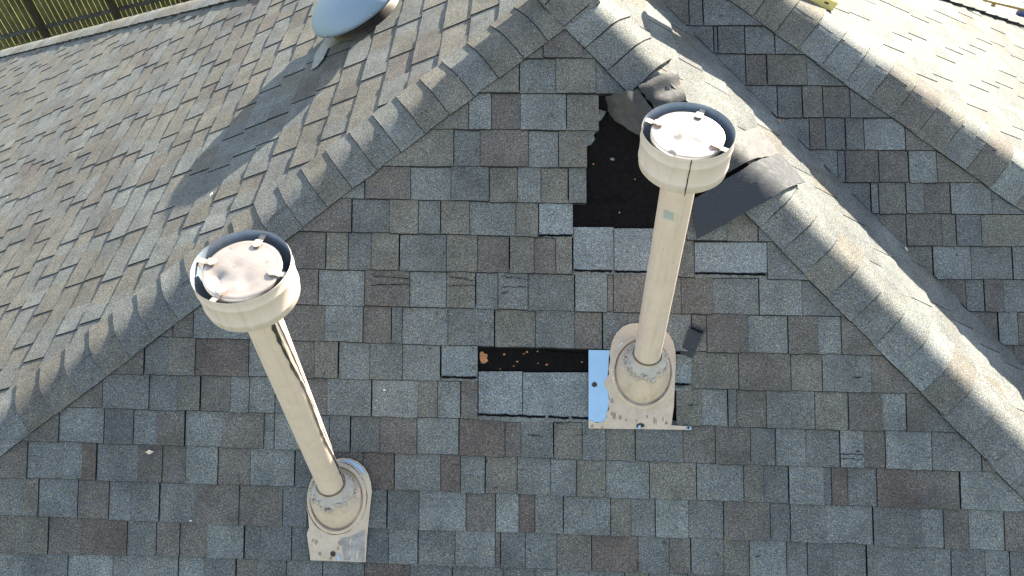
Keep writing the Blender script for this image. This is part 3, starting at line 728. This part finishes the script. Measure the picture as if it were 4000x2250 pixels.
L_root, *_ = flue(bLp, rel(-1.335), bLp.z+.012, 'leaning cream flue pipe at lower left with a cracked peeling seam and silver disc cap', P0.hit(1320, 1942, .0), (.100, .118), lplate, None, 41,
     (168, 78, -10, -112), seamL, lean=V((.019, .010, 0)))
# right flue
bRp = P0.hit(2527, 1392, .08)
rplate = [('base_plate', ((2299, 1640), (2299, 1673), (2700, 1679), (2700, 1666), (2622, 1661), (2632, 1590), (2636, 1500), (2640, 1420), (2638, 1372), (2630, 1335), (2612, 1304), (2588, 1282), (2556, 1268), (2500, 1262), (2462, 1264), (2432, 1276), (2408, 1300), (2390, 1335), (2381, 1380), (2384, 1404), (2377, 1440), (2379, 1462), (2366, 1484), (2359, 1500), (2371, 1520), (2382, 1560), (2376, 1578), (2379, 1600), (2369, 1612), (2370, 1630), (2358, 1646), (2330, 1652), (2318, 1647)), .0105, M_PLATE),
          ('bare_metal', ((2299, 1367), (2382, 1368), (2378, 1400), (2376, 1440), (2372, 1480), (2362, 1500), (2374, 1530), (2380, 1565), (2374, 1600), (2366, 1636), (2355, 1648), (2299, 1650)), .0090, M_GALV),
          ('bare_metal', ((2682, 1666), (2699, 1666), (2699, 1678), (2682, 1678)), .0122, M_GALV),
          ('rust_spot', ((2312, 1498), (2322, 1491), (2332, 1498), (2332, 1508), (2320, 1513), (2312, 1507)), .0106, M_CRACK),
          ('rust_spot', ((2485, 1660), (2500, 1652), (2515, 1656), (2518, 1666), (2500, 1672), (2487, 1670)), .0124, M_CRACK),
          ('bare_metal', ((2493, 1664), (2500, 1660), (2504, 1668), (2500, 1676), (2492, 1675)), .0132, M_GALV),
          ('bare_metal', ((2592, 1530), (2606, 1522), (2610, 1528), (2600, 1538), (2592, 1538)), .0128, M_GALV),
          ('screw', ((2684, 1668), (2692, 1666), (2695, 1672), (2690, 1676), (2684, 1674)), .0140, M_BLACK)]
R_root, axR, plR, twR = flue(bRp, rel(-1.205), bRp.z+.0, 'upright cream flue pipe beside the missing shingles, blue metal showing at its base', P0.hit(2508, 1452, .0), (.106, .124), rplate, None, 43,
     (152, 62, -38, -122), None, front_seam=12, lean=V((-.026, .006, 0)))
pts = [(axR(0).z*0+rel(-1.45)+.035*math.sin(i)*0, d) for i, d in enumerate(range(-34, 12, 6))]
vs = []
for d in range(-30, 8, 3):
    an = twR+radians(d)
    for z in (rel(-1.462)+random.uniform(-.006, .004), rel(-1.494)+random.uniform(-.006, .006)): vs.append(axR(z)+V((cos(an), sin(an), 0))*.0512)
obj('foil_patch', vs, [(i*2, i*2+1, i*2+3, i*2+2) for i in range(len(vs)//2-1)], M_TAPE, R_root)

def patches(root, pl, box, n, smin, smax, mat, seed, h, name, stretch=1.0):
    r = random.Random(seed)
    for _ in range(n):
        cx, cy = r.uniform(box[0], box[2]), r.uniform(box[1], box[3]); s_ = r.uniform(smin, smax); k = 8
        blob(name, pl, [(cx+cos(2*pi*a/k)*s_*r.uniform(.4, 1.3), cy+sin(2*pi*a/k)*s_*stretch*r.uniform(.4, 1.3)) for a in range(k)], h, .0008, mat, root)
M_STAIN = paint_mat('stain', (.30, .22, .155), (.20, .15, .11), .6, 0, False)
patches(R_root, P0, (2395, 1625, 2610, 1655), 7, 3, 7, M_STAIN, 3, .0185, 'stain', 1.6)
patches(R_root, P0, (2385, 1560, 2400, 1640), 4, 3, 8, M_STAIN, 13, .0185, 'stain', 1.8)
patches(R_root, P0, (2300, 1662, 2360, 1672), 3, 4, 7, M_STAIN, 4, .0188, 'stain')
patches(R_root, P0, (2480, 1600, 2600, 1650), 4, 2, 4, M_STAIN, 5, .0185, 'stain', 5)
patches(L_root, P0, (1220, 2100, 1330, 2180), 8, 3, 9, M_STAIN, 6, .0175, 'stain', 1.4)
patches(L_root, P0, (1345, 2110, 1420, 2185), 4, 3, 5, M_PLATE, 7, .0192, 'stain', 5)
for rt_, cx, cy, rx, ry, a0_, a1_ in ((R_root, 2508, 1440, 122, 140, 150, 240), (L_root, 1320, 1930, 112, 130, 262, 345)):      # flaked paint along the bead
    rr_ = random.Random(int(cx))
    for a_ in range(a0_, a1_, 7):
        q = radians(a_); x, y = cx+cos(q)*rx*rr_.uniform(.94, 1.0), cy+sin(q)*ry*rr_.uniform(.94, 1.0)
        t_ = (-sin(q)*rx, cos(q)*ry); l_ = math.hypot(*t_); t_ = (t_[0]/l_, t_[1]/l_); w_ = rr_.uniform(1.2, 3.2); ln = rr_.uniform(4, 10)
        blob('paint_flake', P0, [(x-t_[0]*ln, y-t_[1]*ln), (x+t_[1]*w_, y-t_[0]*w_), (x+t_[0]*ln, y+t_[1]*ln), (x-t_[1]*w_*.5, y+t_[0]*w_*.5)], .0285, .001, rr_.choice([M_GALV, M_TAPE, M_WHITE]), rt_)
# lumps of sealant round the collars
for rt_, bp_, zc_, ln_ in ((R_root, bRp, bRp.z, V((-.026, .006, 0))), (L_root, bLp, bLp.z+.012, V((.019, .010, 0)))):
    rr_ = random.Random(int(abs(bp_.x)*1000)); V_, F_ = [], []
    for i in range(46):
        an = 2*pi*i/46+rr_.uniform(-.06, .06); rad = rr_.uniform(.066, .088); z = zc_-.010-(rad-.06)*.95
        c = V((bp_.x, bp_.y, z))+V((cos(an), sin(an), 0))*rad; s1_, s2_ = rr_.uniform(.006, .011), rr_.uniform(.005, .009)
        r1 = ring(c, s1_, 7, V((cos(an), sin(an), -.6)), V((-sin(an), cos(an), 0)), .0012, s2_); r2 = ring(c+V((cos(an)*.004, sin(an)*.004, .009)), s1_*.5, 7, V((cos(an), sin(an), -.6)), V((-sin(an), cos(an), 0)), .0008, s2_*.5)
        b, f = loft_vf([r1, r2], caps=True); o_ = len(V_); V_ += b; F_ += [tuple(x+o_ for x in q) for q in f]
    o = obj('sealant_lumps', V_, F_, M_MASTIC, rt_, True); o['kind'] = 'stuff'

# ------------------------------------------------------------------ attic vent on the left slope
random.seed(5)
av = empty('attic_vent', 'round attic vent with blue grey dome on the sunlit left slope', 'roof vent')
axn = (P1.n*1.0+ZV*.0).normalized()
VB = P1.hit(1432, 66)                       # centre of its base on the slope
a1_ = P1.u.copy(); a1_ = (a1_-axn*a1_.dot(axn)).normalized(); a2_ = axn.cross(a1_)
R_ = lambda h, r_, n=64: ring(VB+axn*h, r_, n, a1_, a2_)
RD = .262; HD = .092
prof = [(HD-.012, RD-.012), (HD-.014, RD), (HD, RD+.002), (HD+.010, RD), (HD+.03, RD*.965), (HD+.055, RD*.88), (HD+.078, RD*.74), (HD+.095, RD*.55), (HD+.106, RD*.33), (HD+.110, RD*.1)]
vs, fs = loft_vf([R_(h, r_) for h, r_ in prof], caps=True); obj('dome', vs, fs, M_DOME, av, True)
vs, fs = loft_vf([R_(0, .205), R_(.012, .20), R_(.03, .178), R_(.045, .172), (R_(HD-.02, .170))], caps=True); obj('base_cylinder', vs, fs, M_DARKM, av, True)
vs, fs = loft_vf([R_(HD-.06, .1745), R_(HD-.016, .1745)]); obj('screen', vs, fs, M_HOLE, av)
V_, F_ = [], []
for i in range(150):
    an = 2*pi*i/150
    for h in (HD-.022, HD-.032):
        c = VB+axn*h+(a1_*cos(an)+a2_*sin(an))*.176; b, f = box_vf(c, a1_*.0017, a2_*.0017, axn*.0028); o_ = len(V_); V_ += b; F_ += [tuple(x+o_ for x in q) for q in f]
o = obj('screen_mesh', V_, F_, M_FLANGE, av); o['kind'] = 'stuff'
for an in range(0, 360, 30):
    d = a1_*cos(radians(an))+a2_*sin(radians(an)); c = VB+axn*(HD-.001)+d*(RD+.0035)
    b, f = loft_vf([ring(c, .0055, 8, axn, d.cross(axn)), ring(c+d*.004, .004, 8, axn, d.cross(axn))], caps=True); obj('screw', b, f, M_STRAP, av)
blob('flange', P1, ((1290, 120), (1272, 150), (1232, 210), (1216, 272), (1238, 262), (1262, 232), (1282, 190), (1330, 165), (1380, 140)), .011, .0015, M_FLANGE, av)

# ------------------------------------------------------------------ yellow block near the top edge
yb = empty('yellow_block', 'pale yellow chamfered wooden block lying on the bright slope at the top edge', 'block')
u_ = (P4.hit(3256, 52)-P4.hit(3100, -14)).normalized(); s_ = P4.n.cross(u_)
if s_.dot(FW) < 0: s_ = -s_
c0 = P4.hit(3262, 60)
def yb_pt(a, b, h): return c0 + u_*a + s_*b + P4.n*h
prof = [(-.75, 0), (-.0, 0), (.0, 0)]
vs = [yb_pt(-.8, 0, .012), yb_pt(-.03, 0, .012), yb_pt(0, .05, .012), yb_pt(-.03, .12, .012), yb_pt(-.8, .12, .012),
      yb_pt(-.8, 0, .055), yb_pt(-.03, 0, .055), yb_pt(0, .05, .055), yb_pt(-.03, .12, .055), yb_pt(-.8, .12, .055),
      yb_pt(-.8, .02, .066), yb_pt(-.05, .02, .066), yb_pt(-.025, .05, .066), yb_pt(-.05, .10, .066), yb_pt(-.8, .10, .066)]
fs = [(0, 4, 3, 2, 1), (10, 11, 12, 13, 14)]
for i in range(5):
    j = (i+1) % 5; fs += [(i, j, j+5, i+5), (i+5, j+5, j+10, i+10)]
obj('body', vs, fs, M_YEL, yb)
vs, fs = box_vf(yb_pt(-.20, .012, .006), u_*.13, s_*.010, P4.n*.006); obj('foot', vs, fs, M_BLACK, yb)
vs, fs = box_vf(yb_pt(-.085, -.0005, .036), u_*.012, s_*.001, P4.n*.004); obj('knot', vs, fs, M_BLACK, yb)

# ------------------------------------------------------------------ debris on the roof
def leaf(pl, x, y, s, ang, mat, label, h=.012, name='leaf', cat='leaf'):
    r = random.Random(int(x)); c = pl.hit(x, y, h); vs = []; n = 9
    for i in range(n):
        a_ = 2*pi*i/n; rr = s*(1 if i % 2 else .62)*r.uniform(.8, 1.1); q = pl.u*cos(a_+ang)*rr*1.3+pl.v*sin(a_+ang)*rr*.7
        vs.append(c+q+pl.n*(abs(cos(a_))*s*.35))
    vs.append(c); vs2 = [v-pl.n*.0008 for v in vs]
    fs = [(i, (i+1) % n, n) for i in range(n)]+[((i+1) % n+n+1, i+n+1, 2*n+1) for i in range(n)]+[(i, i+n+1, (i+1) % n+n+1, (i+1) % n) for i in range(n)]
    tag(obj(name, vs+vs2, fs, mat), label, cat)
leaf(P2, 3045, 474, .013, .6, M_LEAF, 'small orange leaf caught in the valley near the top')
leaf(P2, 3538, 970, .015, 2.4, M_BONE, 'small bleached leaf caught lower down in the valley')
leaf(P0, 586, 1766, .015, 1.1, M_BONE, 'bleached curled leaf on the lower left of the shaded slope')
leaf(P0, 2392, 622, .010, .3, M_FLANGE, 'pale grey crumb lying on the black felt in the hole', h=.004, name='crumb', cat='debris')
leaf(P1, 826, 760, .011, .8, M_WHITE, 'white dropping on the sunlit slope below the vent shadow', name='bird_dropping', cat='dropping')
leaf(P1, 30, 772, .006, .2, M_WHITE, 'tiny white speck at the left edge of the sunlit slope', name='bird_dropping', cat='dropping')
leaf(P1, 866, 303, .005, .2, M_WHITE, 'tiny white speck left of the long vent shadow', name='bird_dropping', cat='dropping')
leaf(P0, 1502, 1524, .006, .2, M_WHITE, 'white speck on the shaded slope between the flue pipes', name='bird_dropping', cat='dropping')
leaf(P0, 745, 2034, .005, .2, M_WHITE, 'small pale speck on the shaded slope left of the left boot', name='bird_dropping', cat='dropping')

# ------------------------------------------------------------------ ground and fence behind the house
gr = obj('lawn', [V((-150, -150, 0)), V((150, -150, 0)), V((150, 150, 0)), V((-150, 150, 0))], [(0, 1, 2, 3)], M_GRASS); tag(gr, None, None, kind='structure')
def gz(x, y, z): r = ray(x, y); return O + r*((z-O.z)/r.z)
q0, q1 = gz(163, 108, .3), gz(446, 40, .3); fd = (q1-q0).normalized(); fn = V((-fd.y, fd.x, 0))
if fn.dot(q0-O) < 0: fn = -fn            # away from the house
bay = (q1-q0).length
fe = empty('picket_fence', 'weathered green brown board fence behind the roof at the top left', 'fence')
pk = bay/14
pv, pf = box_vf(V((0, 0, 1.15)), fd*(pk/2-.0045), fn*.009, ZV*1.15); pme = mesh('picket', pv, pf)
pov, pof = box_vf(V((0, 0, 1.17)), fd*.06, fn*.06, ZV*1.17); pome = mesh('post', pov, pof)
rv, rf = box_vf(V((0, 0, 0)), fd*(bay/2-.062), fn*.02, ZV*.045); rme = mesh('rail', rv, rf)
pme.materials.append(M_PICK); pome.materials.append(M_POST); rme.materials.append(M_RAIL)
for b in range(-4, 4):
    o = bpy.data.objects.new('post', pome); COL.objects.link(o); o.parent = fe; P_ = q0+fd*bay*b; o.location = (P_.x, P_.y, 0)
    for z in (.30, 2.0):
        o = bpy.data.objects.new('rail', rme); COL.objects.link(o); o.parent = fe; P_ = q0+fd*bay*(b+.5); o.location = (P_.x, P_.y, z)
    for i in range(14):
        o = bpy.data.objects.new('picket', pme); COL.objects.link(o); o.parent = fe; P_ = q0+fd*(bay*b+pk*(i+.5))+fn*.035; o.location = (P_.x+random.uniform(-.003, .003), P_.y, random.uniform(-.02, .01))
        o.rotation_euler = (0, 0, random.uniform(-.05, .05))
pat = obj('patio', [V((2, 6, .01)), V((40, 6, .01)), V((40, 60, .01)), V((2, 60, .01))], [(0, 1, 2, 3)], simple('concrete', (.30, .25, .20), .9, 0, 2, .25)); tag(pat, None, None, kind='structure')
# things in the yard beyond the right edge
g0, g1 = gz(3872, 4, .5), gz(4030, 42, .5); gd = (g1-g0).normalized(); gn = V((-gd.y, gd.x, 0)); gc = g0.lerp(g1, .5)
pb = empty('yard_bench', 'olive wooden bench with a dark slot beyond the right roof edge', 'bench')
L_ = (g1-g0).length
vs, fs = box_vf(gc+gd*L_*.6+gn*.10, gd*L_*1.3, gn*.16, ZV*.03); obj('seat', vs, fs, M_OLIVE, pb)
vs, fs = box_vf(gc+gd*L_*.75+gn*.0+ZV*.034, gd*L_*.85, gn*.035, ZV*.003); obj('slot', vs, fs, M_BLACK, pb)
for k in (-.4, 1.6):
    vs, fs = box_vf(gc+gd*L_*k+gn*.10-ZV*.265, gd*.05, gn*.12, ZV*.232); obj('leg', vs, fs, M_OLIVE, pb)
pc = gc+gd*L_*.9+gn*.85
vs, fs = loft_vf([ring(V((pc.x, pc.y, 0)), .62, 24, jit=.03), ring(V((pc.x, pc.y, .40)), .60, 24, jit=.02), ring(V((pc.x, pc.y, .47)), .52, 24, jit=.02), ring(V((pc.x, pc.y, .49)), .1, 24)], caps=True)
tag(obj('tarp_cover', vs, fs, M_BLUE, None, True), 'dark blue tarpaulin covered heap at the top right corner behind the bench', 'tarpaulin')
